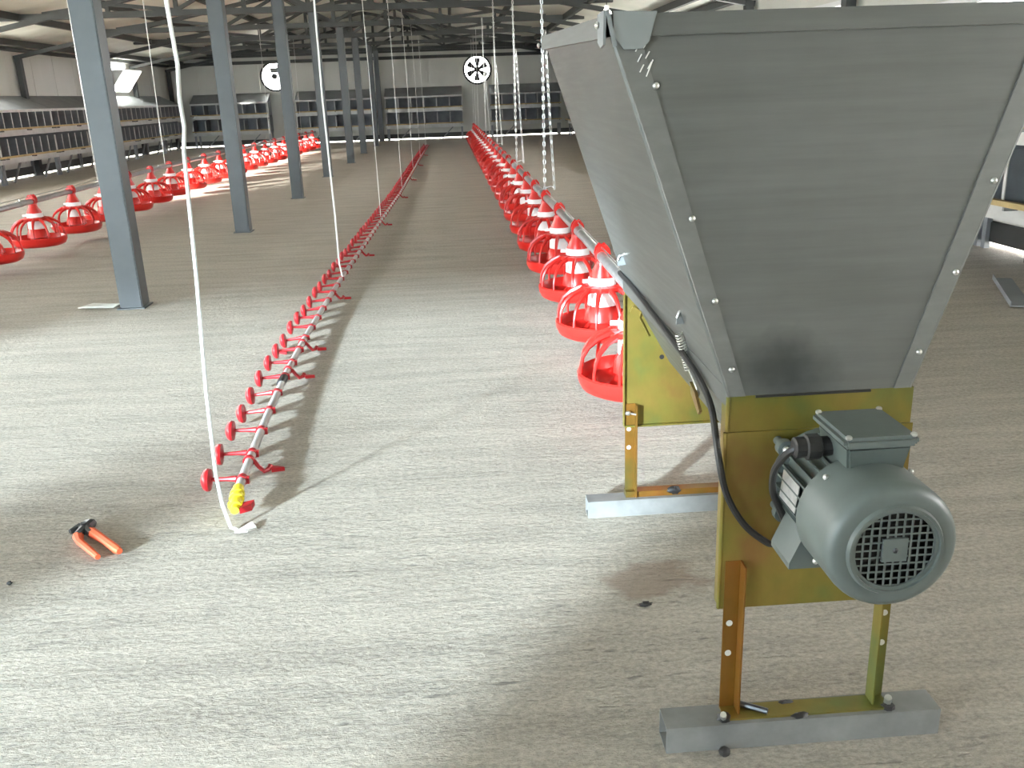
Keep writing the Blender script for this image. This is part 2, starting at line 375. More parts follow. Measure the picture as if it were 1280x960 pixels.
# roof: two insulated slopes, joints between the sheets
ceil = thing('ceiling', 'pitched roof of cream insulated panels', 'ceiling'); ceil['kind'] = 'structure'
pw = 1.0; nP = int(math.ceil((YF + .25 - YB + .2) / pw)); me = {}
for s, x1 in ((-1, XL - .15), (1, XR + .15)):
    zr, ze = RIDGE + .02, RIDGE + .02 - (RIDGE - EAVE) * abs(x1 - XC) / (XR - XC)
    me[s] = MB().prism([(XC, .004, zr), (x1, .004, ze), (x1, .004, ze + .07), (XC, .004, zr + .07)], (0, pw - .008, 0)).mesh('roof_panel', 'roofp')
    cover = MB().prism([(XC, YB - .2, zr + .07), (x1, YB - .2, ze + .07), (x1, YB - .2, ze + .09), (XC, YB - .2, zr + .09)], (0, nP * pw, 0))
    obj('roof_cover', cover, 'roofp', ceil)
    for i in range(nP): place(me[s], 'roof_panel', ceil, (0, YB - .2 + i * pw, 0))
    for k in range(1, 6):
        x = XC + (x1 - XC) * k / 5.6; z = roof_z(x) - .05
        obj('purlin', MB().box(x - .035, x + .035, YB, YF - .1, z - .05, z + .055), 'truss', ceil)

# ------------------------------------------------------------------ columns and trusses
CY = [5.72, 9.06, 12.13, 15.48, 18.74, 21.97, 25.2, 27.9]
TZ = 2.60
where = ['nearest the camera', 'second from the camera', 'third from the camera', 'fourth from the camera', 'fifth from the camera', 'sixth from the camera', 'next to last before the end wall', 'standing against the end wall']
for i, y in enumerate(CY):
    t = thing('steel_column', 'blue grey square steel column %s in the middle row' % where[i], 'column', (-2.09 + (-.02 if i % 2 else .02), y, 0), 0, 'middle row columns')
    obj('shaft', MB().box(-.07, .07, -.07, .07, .008, TZ - .06), 'column', t, bevel=.006)
    obj('base_plate', MB().box(-.085, .085, -.085, .085, 0, .008), 'column', t)
def truss(y, i):
    t = thing('roof_truss', 'dark grey welded steel roof truss, %s from the gable behind the camera' % ORD[i], 'truss', (XC, y, 2.2), 0, 'roof trusses')
    B = lambda name, a, b, w=.06, h=.06: wpart(name, MB().bar((a[0], y, a[1]), (b[0], y, b[1]), w, h, (0, 1, 0)), 'truss', t)
    hw = XR - XC; top = lambda x: roof_z(x) - .155
    xt = 4.85
    B('tie_beam', (XC - xt, TZ), (XC + xt, TZ), .09, .10)
    for s in (-1, 1):
        B('rafter', (XC, top(XC)), (XC + s * (hw - .03), top(XC + s * (hw - .03))), .07, .09)
        px = [0, 1.0, 2.05, 3.1, 4.1]
        for k, x in enumerate(px[1:]):
            X = XC + s * x
            B('post', (X, TZ + .045), (X, top(X)), .06, .06)
            X0 = XC + s * px[k]
            a, b = ((X0, TZ + .04), (X, top(X))) if k % 2 == 0 else ((X0, top(X0)), (X, TZ + .04))
            B('diagonal', a, b, .055, .055)
        # knee down to the wall post
        B('wall_post', (XC + s * (hw - .10), 0.0), (XC + s * (hw - .10), roof_z(XC + s * (hw - .10)) - .15), .10, .12)
    B('king_post', (XC, TZ + .045), (XC, top(XC)), .07, .07)
for i, y in enumerate([-1.0, 2.4] + CY[:-1] + [28.28]): truss(y, i)

# ------------------------------------------------------------------ nest boxes
def nest_protos(L, n):
    D = .52; P = {}
    P['roof'] = MB().prism([(0, .04, 1.235), (0, -D, 1.49), (0, -D, 1.502), (0, .04, 1.247)], (L - .01, 0, 0)).mesh('roof_sheet', 'nest')
    P['lip'] = MB().box(0, L - .01, .04, .055, 1.205, 1.25).mesh('roof_lip', 'nestw')
    P['back'] = MB().box(.01, L - .02, -D, -D + .01, .36, 1.48).mesh('back_sheet', 'nestd')
    P['shelf'] = MB().box(.005, L - .015, -D + .01, 0, -.012, 0).mesh('shelf', 'nestd')
    P['fascia'] = MB().box(0, L - .01, 0, .012, -.075, .035).mesh('fascia', 'nestw')
    P['rail'] = MB().box(.0, L - .01, .06, .105, .03, .062).mesh('perch_rail', 'wood')
    P['arm'] = MB().box(0, .02, .012, .10, .005, .03).mesh('rail_bracket', 'nest')
    P['part'] = MB().prism([(0, 0, 0), (0, -D + .01, 0), (0, -D + .01, .40), (0, 0, .345)], (.01, 0, 0)).mesh('partition', 'nestd')
    P['edge'] = MB().box(-.009, .017, 0, .008, .03, .345).mesh('partition_edge', 'nestw')
    P['leg'] = MB().box(0, .05, -.05, -.005, 0, .42).mesh('leg', 'nestd')
    P['post'] = MB().box(0, .05, -D + .01, -D + .05, 0, .36).mesh('rear_leg', 'nestd')
    P['brace'] = MB().bar((0, 0, .36), (.35, 0, .02), .03, .03, (0, 1, 0)).mesh('brace', 'nest')
    return P, n, L
def nest_unit(protos, loc, rz, label, group, legs=True):
    P, n, L = protos
    t = thing('nest_box', label, 'nest box', loc, rz, group)
    for k in ('roof', 'lip', 'back'): place(P[k], P[k].name, t)
    for z in (.88, .42):
        s = place(P['shelf'], 'shelf', t, (0, 0, z)); place(P['fascia'], 'fascia', t, (0, 0, z)); r = place(P['rail'], 'perch_rail', t, (0, 0, z))
        for q in range(3): place(P['arm'], 'rail_bracket', r, (.05 + q * (L - .15) / 2, 0, 0))
        for i in range(n + 1):
            x = min(max(.004, i * (L - .02) / n), L - .03)
            p = place(P['part'], 'partition', t, (x, -.001, z)); place(P['edge'], 'partition_edge', p)
    for x in (.02, L - .08): place(P['leg'], 'leg', t, (x, 0, 0)); place(P['post'], 'rear_leg', t, (x, 0, 0))
    for x in (.3, L - .75): place(P['brace'], 'brace', t, (x, -.03, 0))
    return t
PA = nest_protos(2.3, 7)
ly = [14.06 + 2.3 * i for i in range(6)]
ln_ = ['nearest grey two-tier nest box on the left wall, mostly left of the picture', 'grey two-tier nest box at the left edge of the picture', 'grey two-tier nest box left of the nearest column', 'grey two-tier nest box behind the nearest column', 'grey two-tier nest box under the bright window flap', 'grey two-tier nest box in the far left corner']
for i, y in enumerate(ly):
    nest_unit(PA if i < 5 else nest_protos(27.35 - y, 5), (-7.75, y + (2.3 if i < 5 else 27.35 - y), 0), -PI / 2, ln_[i], 'nest boxes on the left wall')
fl = ['grey two-tier nest box on the end wall left of the half-hidden fan', 'grey two-tier nest box on the end wall right of the half-hidden fan', 'grey two-tier nest box on the end wall left of the bladed fan', 'grey two-tier nest box on the end wall right of the bladed fan']
for (a, b), lab in zip(((-7.62, -5.36), (-4.58, -2.28), (-1.97, .34), (1.15, 3.28)), fl):
    nest_unit(nest_protos(b - a, 6), (b, 27.93, 0), PI, lab, 'nest boxes on the end wall')
rl = ['nearest', 'second', 'third', 'fourth', 'fifth', 'sixth', 'seventh', 'eighth', 'ninth', 'tenth']
for i in range(10):
    y = 4.15 + 2.3 * i
    nest_unit(PA, (3.40, y, 0), PI / 2, '%s grey two-tier nest box along the right wall, counted from the hopper' % rl[i], 'nest boxes on the right wall')

# ------------------------------------------------------------------ fans in the end wall
def fan(x, z, label, blades):
    t = thing('exhaust_fan', label, 'fan', (x, YF - .02, z), 0, 'end wall fans')
    obj('rim', MB().lathe_open([(.375, .05), (.375, -.03), (.43, -.03), (.43, .02)], 36, 'y'), 'fanblack', t, True)
    if blades:
        obj('hub', MB().cyl((0, -.02, 0), (0, .06, 0), .085, 14), 'fanblack', t, True)
        bl = MB().prism([(-.028, 0, .05), (.028, 0, .05), (.085, .012, .26), (.078, .012, .325), (-.070, -.012, .325), (-.080, -.012, .26)], (0, .012, 0)).mesh('blade', 'fanblack')
        for k in range(6):
            b = place(bl, 'blade', t); b.rotation_euler = (0, k * PI / 3 + .05, 0)
        obj('crossbar', MB().box(-.375, .375, .07, .085, -.008, .008), 'wallp', t)
    else:
        obj('motor', MB().cyl((0, -.10, 0), (0, .10, 0), .08, 14), 'fanblack', t, True)
        obj('motor_box', MB().box(-.10, .16, -.10, .06, .10, .24), 'nestd', t, bevel=.01)
        obj('crossbar', MB().box(.0, .375, -.02, .02, .02, .05).box(.10, .13, -.02, .02, .05, .34), 'cupred', t)
fan(FANS[0][0], FANS[0][1], 'round end wall fan with six dark blades against the daylight', True)
fan(FANS[1][0], FANS[1][1], 'round white end wall fan half hidden by a column', False)

# ------------------------------------------------------------------ pan feeders
PZ = .473   # height of the feed pipes
def pan_protos():
    P = []
    P.append(('dish', MB().lathe([(.12, .092), (.180, .096), (.207, .110), (.221, .140), (.224, .168), (.217, .174), (.210, .166), (.197, .128), (.145, .112), (.10, .118), (.07, .150), (.05, .172), (.0001, .174)], 28).mesh('dish', 'red', True), None))
    g = MB()
    for k in range(12):
        a = 2 * PI * k / 12 + .2; c, s = math.cos(a), math.sin(a)
        pr = [(.214, .166), (.213, .20), (.205, .236), (.184, .273), (.148, .303), (.106, .320), (.07, .328)]
        g.tube([(r * c, r * s, z) for r, z in pr], [.0065, .006, .007, .0095, .012, .0145, .014], 6)
    g.lathe_open([(.060, .313), (.098, .313), (.108, .321), (.098, .334), (.060, .338)], 22)
    P.append(('grill', g.mesh('grill', 'red', True), None))
    P.append(('feed_tube', MB().lathe([(.066, .240), (.070, .244), (.066, .313), (.05, .315)], 20).mesh('feed_tube', 'white_pl', True), None))
    P.append(('feed_skirt', MB().lathe([(.055, .155), (.09, .168), (.082, .215), (.066, .242)], 12).mesh('feed_skirt', 'red', True), None))
    P.append(('collar', MB().lathe([(.055, .338), (.066, .339), (.066, .373), (.055, .375)], 20).box(-.095, -.056, -.012, .004, .350, .366).mesh('collar', 'white_pl', True), None))
    P.append(('cone', MB().lathe([(.060, .373), (.060, .380), (.036, .428), (.034, .452), (.02, .454)], 18).mesh('cone', 'red', True), None))
    k = MB().lathe_open([(.0245, -.026), (.034, -.028), (.034, .028), (.0245, .026)], 18, 'y', (0, 0, PZ))
    for s in (-1, 1): k.prism([(-.036, s * .024 - .006, PZ + .008), (.036, s * .024 - .006, PZ + .008), (.030, s * .024 - .006, PZ + .036), (.012, s * .024 - .006, PZ + .058), (.0, s * .024 - .006, PZ + .050), (-.012, s * .024 - .006, PZ + .058), (-.030, s * .024 - .006, PZ + .036)], (0, .012, 0))
    k.box(-.012, .012, -.024, .024, PZ + .030, PZ + .042)
    P.append(('pipe_clip', k.mesh('pipe_clip', 'red', True), None))
    return P
PP = pan_protos()
def line_x(pts, y):
    for (y0, x0), (y1, x1) in zip(pts, pts[1:]):
        if y <= y1 or (y1, x1) == pts[-1]: return x0 + (x1 - x0) * (y - y0) / (y1 - y0)
RP = [(2.4, .645), (4.1, .665), (9.2, .648), (24.6, .555)]
LP = [(6.0, -3.60), (8.9, -3.63), (12.5, -3.72), (17, -3.68), (24.2, -3.45)]
def pans(pts, ys, label, group):
    for i, y in enumerate(ys):
        t = thing('pan_feeder', label(i), 'feeder', (line_x(pts, y), y, 0), random.uniform(-.12, .12), group)
        for n, me_, _ in PP:
            p = place(me_, n, t)
            if n in ('grill', 'dish'): p.rotation_euler.z = random.uniform(0, .6)
            if n == 'collar': p.rotation_euler.z = random.uniform(-.3, .5)
        t.rotation_euler.z = 0
pans(RP, [3.28 + .84 * i for i in range(26)], lambda i: 'red and white pan feeder on the right feed pipe, %s from the hopper' % ORD[i], 'pan feeders on the right feed pipe')
pans(LP, [7.18 + .85 * i for i in range(20)], lambda i: ('red and white pan feeder cut by the left picture edge on the left feed pipe' if i == 0 else 'red and white pan feeder on the left feed pipe, %s from the left picture edge' % ORD[i]), 'pan feeders on the left feed pipe')
def feed_pipe(pts, y0, y1, label):
    t = thing('feed_pipe', label, 'pipe', (line_x(pts, y0), y0, PZ), 0, 'feed pipes')
    n = 9; ys = [y0 + (y1 - y0) * i / n for i in range(n + 1)]
    for a, b in zip(ys, ys[1:]):
        p = wpart('pipe_length', MB().cyl((line_x(pts, a), a, PZ), (line_x(pts, b), b, PZ), .0235, 16), 'pipe', t, True)
    for b in ys[1:-1]: wpart('pipe_sleeve', MB().cyl((line_x(pts, b), b - .06, PZ), (line_x(pts, b), b + .06, PZ), .0262, 16), 'pipe', t, True)
    wpart('shock_wire', MB().tube([(line_x(pts, y), y, PZ + .043) for y in ys], .0028, 6), 'chain', t)
    for b in ys[1:]: wpart('wire_stand', MB().box(line_x(pts, b) - .004, line_x(pts, b) + .004, b - .003, b + .003, PZ + .02, PZ + .044), 'chain', t)
feed_pipe(RP, 2.40, 24.6, 'galvanised feed pipe running from the hopper through the right pan feeders')
feed_pipe(LP, 5.8, 23.8, 'galvanised feed pipe through the left pan feeders')

# chains and cords
def link_mb(Lk=.042, W=.025, r=.0042):
    pts = []
    for k in range(10):
        a = 2 * PI * k / 10; x = math.cos(a) * (W / 2 - r); z = math.sin(a) * (W / 2 - r) + (1 if math.sin(a) > 0 else -1) * (Lk - W) / 2
        pts.append((x, 0, z))
    return MB().tube(pts, r, 5, closed=True)
LK = link_mb()
def chain_strand(mb, a, b, big=1.0):
    a = Vector(a); b = Vector(b); d = b - a; n = int(d.length / ((.0325 * big))); q = d.to_track_quat('Z', 'Y').to_matrix().to_4x4()
    for i in range(n + 1):
        mb.merge(LK, Matrix.Translation(a + d * (i / n)) @ q @ Matrix.Rotation(PI / 2 * (i % 2) + .4, 4, 'Z') @ Matrix.Scale(big, 4))
def hang_chain(x, y, label, group, ztop=2.52, two=True):
    t = thing('hanging_chain', label, 'chain', (x, y, PZ + .03), 0, group)
    mb = MB(); chain_strand(mb, (x + .005, y, ztop), (x - .004, y, PZ + .035)); wpart('strand', mb, 'chain', t)
    if two:
        mb = MB(); chain_strand(mb, (x + .02, y, 1.62), (x + .065, y - .03, PZ + .045)); wpart('strand', mb, 'chain', t)
        wpart('spreader', MB().tube([(x - .004, y, PZ + .04), (x + .04, y - .015, PZ + .052), (x + .065, y - .03, PZ + .045)], .004, 6), 'chain', t)
    wpart('pipe_hook', MB().lathe_open([(.027, -.012), (.031, -.012), (.031, .012), (.027, .012)], 14, 'y', (line_x(RP if x > 0 else LP, y), y, PZ)), 'chain', t)
for (y, lab) in ((6.95, 'bright double hanging chain nearest the hopper on the right feed pipe'), (9.85, 'double hanging chain second from the hopper on the right feed pipe'),
                 (13.6, 'double hanging chain third from the hopper on the right feed pipe'), (17.4, 'double hanging chain farthest along the right feed pipe')):
    hang_chain(line_x(RP, y) + .03, y, lab, 'chains of the right feed pipe')
hang_chain(-3.64, 9.62, 'hanging chain passing left of the nearest column', 'chains of the left feed pipe', two=False)
def cord(pts, r, label, group, name='white_rope'):
    mb = MB().tube(pts, r, 7)
    b = pts[-1]
    for i, v in enumerate(mb.v): mb.v[i] = (v[0] - b[0], v[1] - b[1], v[2] - b[2])
    o = obj(name, mb, 'rope', None, True); o.location = b
    return tag(o, label, 'cord', group)
cord([(-.655, 2.42, 2.56), (-.675, 2.44, 2.0), (-.689, 2.45, 1.452), (-.683, 2.45, 1.30), (-.690, 2.45, 1.22), (-.688, 2.45, 1.15), (-.698, 2.45, 1.088), (-.712, 2.45, .76), (-.731, 2.45, .433), (-.738, 2.45, .18), (-.732, 2.45, .08), (-.715, 2.443, .012), (-.695, 2.435, .006)], .0055,
     'thick white cord falling loose beside the yellow drinker end', 'drinker cords')
cord([(-.81, 6.0, 2.56), (-.802, 6, 1.79), (-.808, 6, 1.2), (-.798, 6, .5), (-.80, 6.0, .165), (-.79, 6.02, .075)], .0060, 'white cord dropping to the drinker line right of the fourth column', 'drinker cords')
DR = [(2.45, -.712), (2.77, -.741), (3.665, -.792), (4.56, -.81), (6.13, -.808), (8.93, -.763), (11.78, -.711), (19.1, -.675), (23.8, -.633)]
for i, y in enumerate((9.1, 12.2, 15.5, 18.7, 22.0)):
    x = line_x(DR, y)
    cord([(x - .02, y, 2.56), (x - .006, y, 1.4), (x, y, .085)], .0032, 'thin white cord to the drinker line, %s from the yellow end' % ORD[i + 2], 'drinker cords')
for i, y in enumerate((12.1, 15.5, 18.7, 22.0)):
    x = line_x(LP, y)
    cord([(x + .03, y, 2.56), (x + .01, y + .02, 1.5), (x, y, PZ + .03)], (.0055 if i == 0 else .0034), 'thin white cord to the left feed pipe, %s from the nearest column' % ORD[i], 'left feed pipe cords')
for i, y in enumerate((20.6, 22.6, 24.3)):
    x = line_x(RP, y)
    cord([(x + .03, y, 2.56), (x + .01, y, 1.5), (x, y, PZ + .03)], .0032, 'thin cord to the far right feed pipe, %s beyond the chains' % ORD[i], 'right feed pipe cords')

# ------------------------------------------------------------------ drinker line
dl = thing('drinker_line', 'grey drinker pipe with many red cups lying along the floor', 'drinker', (-.742, 2.62, 0))
zc = .052
dense = [(-.725, 2.60)] + [(line_x(DR, 2.7 + .6 * i), 2.7 + .6 * i) for i in range(36)]
for k in range(0, 36, 6):
    seg = dense[k:k + 7]
    wpart('pipe_length', MB().tube([(x, y, zc) for x, y in seg], .0145, 12), 'pvc', dl, True)
def yplug():
    m = MB(); a = Vector((-.7255, 2.60, zc)); d = Vector((.12, -1, -.12)).normalized()
    for s0, s1, r in ((-.03, .0, .017), (.0, .012, .022), (.012, .026, .017), (.026, .042, .023), (.042, .056, .016), (.056, .085, .020), (.085, .105, .013)): m.cyl(a + d * s0, a + d * s1, r, 10)
    m.bar(a + d * .07 + Vector((-.022, 0, 0)), a + d * .07 + Vector((.022, 0, 0)), .016, .016); return m
wpart('end_plug', yplug(), 'yellow', dl, True)
wpart('plug_lever', MB().prism([(-.70, 2.535, .03), (-.665, 2.55, .03), (-.668, 2.52, .026), (-.70, 2.50, .026)], (0, 0, .018)), 'cupred', dl)
wpart('coupler', MB().cyl((line_x(DR, 3.73), 3.72, zc), (line_x(DR, 3.84), 3.84, zc), .0185, 12), 'black', dl, True)
armm = MB(); armm.lathe_open([(.0150, -.011), (.0190, -.011), (.0190, .011), (.0150, .011)], 12, 'y')
armm.tube([(-.016, 0, .004), (-.05, 0, .003), (-.100, 0, .001)], [.011, .0075, .0065], 8); armm.box(.012, .024, -.006, .006, -.012, .012)
armm = armm.mesh('drinker_arm', 'cupred', True)
cupm = MB().lathe([(.0001, -.128), (.018, -.126), (.033, -.118), (.038, -.108), (.036, -.100), (.022, -.098), (.012, -.094)], 16, 'x').mesh('drip_cup', 'cupred', True)
n = 94
for i in range(n):
    y = 2.70 + .2245 * i
    x = line_x(DR, y)
    a = place(armm, 'drinker_arm', dl, (x + .742, y - 2.62, zc)); a.rotation_euler = (0, random.uniform(-.10, .06), random.uniform(-.05, .05))
    place(cupm, 'drip_cup', a)
hk = MB().lathe_open([(.0150, -.009), (.0195, -.009), (.0195, .009), (.0150, .009)], 12, 'y')
hk.tube([(.016, 0, .0), (.035, -.012, -.020), (.050, -.012, -.036), (.062, 0, -.034), (.068, .012, -.026)], [.009, .008, .008, .009, .010], 7)
hk.prism([(.066, .018, -.042), (.112, .006, -.044), (.116, 0, -.044), (.074, -.012, -.042)], (0, 0, .014))
hk = hk.mesh('hanger_hook', 'cupred', True)
for y in (2.86, 3.93, 4.40, 5.6, 7.2, 9.0, 11.5, 14.0, 17, 20):
    place(hk, 'hanger_hook', dl, (line_x(DR, y) + .742, y - 2.62, zc))
fl_ = MB().prism([(-.885, 4.37, .004), (-.93, 4.40, .004), (-.885, 4.40, .004)], (0, 0, .012))
wpart('hook_tip', fl_, 'cupred', dl)

# ------------------------------------------------------------------ feed hopper
HY0, HY1 = 1.44, 2.42
HX = .61
hop = thing('feed_hopper', 'big galvanised feed hopper on yellow zinc frame with grey motor', 'hopper', (HX, 1.93, 0))
W = lambda name, mb, mat, par=None, smooth=False, bevel=0: (wpart(name, mb, mat, hop, smooth, bevel) if par is None else sub(name, mb, mat, par, smooth, bevel))
def sub(name, mb, mat, par, smooth=False, bevel=0):
    r = hop.location
    for i, v in enumerate(mb.v): mb.v[i] = (v[0] - r.x, v[1] - r.y, v[2] - r.z)
    return obj(name, mb, mat, par, smooth, bevel)
xl0, xr0, xl1, xr1, zb, zt = .457, .763, .252, .955, .692, 1.285
ZR = .030   # the rear rim stands a little higher
T = .004
front = W('front_sheet', MB().prism([(xl0, HY0, zb), (xr0, HY0, zb), (xr1, HY0, zt), (xl1, HY0, zt)], (0, -T, 0)), 'galv')
rear = W('rear_sheet', MB().prism([(xl0, HY1, zb), (xr0, HY1, zb), (xr1, HY1, zt + ZR), (xl1, HY1, zt + ZR)], (0, T, 0)), 'galv')
def side(s):
    a, b = (xl0, xl1) if s < 0 else (xr0, xr1)
    return MB().add([(a, HY0, zb), (a, HY1, zb), (b, HY1, zt + ZR), (b, HY0, zt), (a + s * T, HY0, zb), (a + s * T, HY1, zb), (b + s * T, HY1, zt + ZR), (b + s * T, HY0, zt)],
                    [(0, 1, 2, 3), (7, 6, 5, 4), (0, 4, 5, 1), (1, 5, 6, 2), (2, 6, 7, 3), (3, 7, 4, 0)])
W('side_sheet', side(-1), 'galv'); W('side_sheet', side(1), 'galv')
# corner strips folded over the front sheet, with screws
def strip(s):
    a, b = (xl0, xl1) if s < 0 else (xr0, xr1)
    w0, w1 = (.022, .036)
    m = MB().prism([(a + s * .006, HY0 - T, zb), (b + s * .006, HY0 - T, zt), (b - s * w1, HY0 - T, zt), (a - s * w0, HY0 - T, zb)], (0, -.003, 0))
    m.tube([(a + s * .006, HY0 - .003, zb), (b + s * .006, HY0 - .003, zt)], .0045, 8)
    return m
scr = {-1: [(.315, 1.205), (.377, 1.0), (.419, .862), (.452, .742)], 1: [(.872, 1.04), (.826, .892), (.778, .756), (.92, 1.19)]}
for s in (-1, 1):
    st = W('corner_strip', strip(s), 'strip')
    for x, z in scr[s]: sub('screw', MB().blob((x, HY0 - .009, z), (.0055, .004, .0055), 10, 6), 'bolt', st, True)
# rim: folded band around the top
rimm = MB()
def rimbar(a, b, out):
    a = Vector(a); b = Vector(b); o = Vector(out) * .008
    rimm.add([a, b, b + o, a + o] + [p + Vector((0, 0, .032)) for p in (a, b, b + o, a + o)], [(3, 2, 1, 0), (4, 5, 6, 7), (0, 1, 5, 4), (1, 2, 6, 5), (2, 3, 7, 6), (3, 0, 4, 7)])
rimbar((xl1 - .012, HY0 - .012, zt - .008), (xr1 + .012, HY0 - .012, zt - .008), (0, 1, 0))
rimbar((xl1 - .012, HY1 + .012, zt + ZR - .008), (xr1 + .012, HY1 + .012, zt + ZR - .008), (0, -1, 0))
rimbar((xl1 - .012, HY0 - .012, zt - .008), (xl1 - .012, HY1 + .035, zt + ZR - .008), (1, 0, 0))
rimbar((xr1 + .012, HY0 - .012, zt - .008), (xr1 + .012, HY1 + .035, zt + ZR - .008), (-1, 0, 0))
rim = W('rim', rimm, 'galv')
sub('corner_bracket', MB().prism([(xl1 - .004, HY0 - .016, zt + .028), (xl1 + .062, HY0 - .016, zt + .026), (xl1 + .050, HY0 - .016, zt - .016), (xl1 + .040, HY0 - .016, zt - .026), (xl1 + .012, HY0 - .016, zt - .026), (xl1 - .004, HY0 - .016, zt - .006)], (0, .004, 0))
    .prism([(xl1 - .018, HY0 - .012, zt + .030), (xl1 - .018, HY0 + .05, zt + .028), (xl1 - .018, HY0 + .05, zt - .012), (xl1 - .018, HY0 + .02, zt - .022), (xl1 - .018, HY0 - .004, zt - .018)], (.004, 0, 0))
    .bar((xl1 - .014, HY0 - .018, zt + .03), (xl1 - .002, HY0 - .018, zt - .022), .004, .006), 'nest', rim)
sub('bracket_screw', MB().blob((xl1 - .021, HY0 + .035, zt + .012), (.004, .006, .006), 10, 6).blob((xl1 - .021, HY1 + .02, zt + ZR + .002), (.004, .006, .006), 10, 6), 'bolt', rim, True)
marks = MB()
for k in range(3):
    for dx, dz, l in ((.004, 0, .011), (.016, .004, .010)):
        x = xl1 + .030 + dx + .0035 * k; z = zt - .024 - .015 * k + dz
        marks.bar((x - .003, HY0 - .0078, z - l / 2), (x + .003, HY0 - .0078, z + l / 2), .0022, .0016)
marks.bar((xl1 + .048, HY0 - .0078, zt - .066), (xl1 + .058, HY0 - .0078, zt - .042), .0016, .0016)
sub('bright_scratches', marks, 'scratch', front)
# yellow zinc frame: end plates, angle legs, feet
def end_plate(y, s, top):   # s = -1: flanges bend away from the camera side
    m = MB().prism([(.452, y, .275), (.775, y, .275), (.775, y, top), (.452, y, top)], (0, .003, 0))
    return m
pf = W('front_plate', end_plate(HY0 - .004, 1, .692).box(.449, .452, HY0 - .004, HY0 + .03, .275, .692).box(.775, .778, HY0 - .004, HY0 + .03, .275, .692), 'zinc')
sub('overlap_plate', MB().box(.4475, .7815, HY0 - .0075, HY0 - .004, .276, .626).tube([(.4475, HY0 - .0045, .276), (.4475, HY0 - .0045, .626)], .0042, 8), 'zinc', pf)
sub('plate_fold', MB().tube([(.4505, HY0 - .003, .628), (.4505, HY0 - .003, .692)], .0042, 8), 'zinc', pf, True)
sub('seam_line', MB().box(.497, .7, HY0 - .0075, HY0 - .0045, .688, .692), 'black', front)
pr_ = W('rear_plate', end_plate(HY1, 1, .692).box(.449, .452, HY1 - .012, HY1 + .003, .275, .66).box(.452, .775, HY1 - .012, HY1, .270, .275), 'zinc')
sub('plate_hole', MB().cyl((.56, HY1 - .0015, .475), (.56, HY1 - .0005, .475), .007, 12), 'black', pr_)
sub('plate_bolt', MB().blob((.462, HY1 - .014, .315), (.009, .008, .007), 8, 5).cyl((.462, HY1 - .012, .315), (.485, HY1 - .022, .312), .003, 6), 'bolt', pr_, True)
# V trough under the sheets
def trough(s):
    a, b = (xl0, .585) if s < 0 else (xr0, .640)
    return MB().add([(a, HY0, zb), (a, HY1, zb), (b, HY1, .46), (b, HY0, .46), (a + s * .003, HY0, zb), (a + s * .003, HY1, zb), (b + s * .003, HY1, .46), (b + s * .003, HY0, .46)],
                    [(0, 1, 2, 3), (7, 6, 5, 4), (0, 4, 5, 1), (1, 5, 6, 2), (2, 6, 7, 3), (3, 7, 4, 0)])
tl = W('trough_side', trough(-1), 'galv'); W('trough_side', trough(1), 'galv')
W('trough_lip', MB().prism([(xl0 - .004, HY0 + .001, zb - .02), (xl0 - .004, HY1 - .001, zb - .02), (xl0 - .004, HY1 - .001, zb + .012), (xl0 - .004, HY0 + .001, zb + .012)], (-.005, 0, 0)), 'galv')
W('auger_tube', MB().cyl((.612, HY0 + .01, .49), (.64, HY1 + .13, PZ), .045, 18), 'pipe', None, True)
W('pipe_socket', MB().cyl((.643, HY1 + .003, PZ), (.648, HY1 + .20, PZ), .034, 18), 'pipe', None, True)
def leg(x, y, s, top, mat, bot=.058):   # an angle: one flange facing the camera, one running back
    m = MB().box(x, x + s * .028, y, y + .003, bot, top) if s > 0 else MB().box(x - .028, x, y, y + .003, bot, top)
    x2 = x + s * .028
    m.box(min(x2, x2 + s * .003), max(x2, x2 + s * .003), y - .028, y + .003, bot, top)
    return m
def leghole(x, y, zs, par):
    for z in zs: sub('bolt_hole', MB().cyl((x, y - .0012, z), (x, y - .0002, z), .0062, 12), 'paper', par)
l1 = W('leg', leg(.456, HY0 - .0085, 1, .375, 'zinc'), 'zinc2'); leghole(.468, HY0 - .0085, (.245, .180), l1)
l2 = W('leg', leg(.777, HY0 - .0085, -1, .375, 'zinc'), 'zinc'); leghole(.766, HY0 - .0085, (.245, .180), l2)
l3 = W('leg', leg(.455, HY1 - .004, 1, .34, 'zinc', .055), 'zinc2'); leghole(.466, HY1 - .004, (.262, .205), l3)
l4 = W('leg', leg(.775, HY1 - .004, -1, .34, 'zinc', .055), 'zinc2')
def foot(y0, y1, h, x0, x1):
    m = MB(); t = .003
    m.box(x0, x1, y0, y1, 0, t).box(x0, x1, y0, y1, h - t, h).box(x0, x1, y0, y0 + t, t, h - t).box(x0, x1, y1 - t, y1, t, h - t); return m
f1 = W('foot_tube', foot(1.383, 1.443, .056, .342, .872), 'bar')
f2 = W('foot_tube', foot(2.382, 2.436, .052, .340, .872), 'bar')
sub('foot_strap', MB().box(.456, .777, 1.393, 1.435, .056, .060), 'zinc', f1); sub('foot_strap', MB().box(.455, .775, HY1 - .022, HY1 + .01, .052, .070), 'zinc2', f2)
wd = MB()
for x in (.455, .775): wd.blob((x, 1.398, .060), (.013, .012, .009), 9, 6, .25)
wd.blob((.60, 1.392, .058), (.018, .008, .006), 9, 6, .3).blob((.585, 1.43, .058), (.016, .006, .006), 9, 6, .3).blob((.60, HY1 - .02, .066), (.02, .010, .012), 9, 6, .3)
sub('weld', wd, 'black', f1, True)
sub('foot_bolt', MB().cyl((.452, 1.392, .066), (.448, 1.380, .082), .006, 8), 'bolt', f1, True); sub('foot_bolt', MB().cyl((.775, 1.402, .062), (.770, 1.392, .084), .007, 8), 'bolt', f1, True)
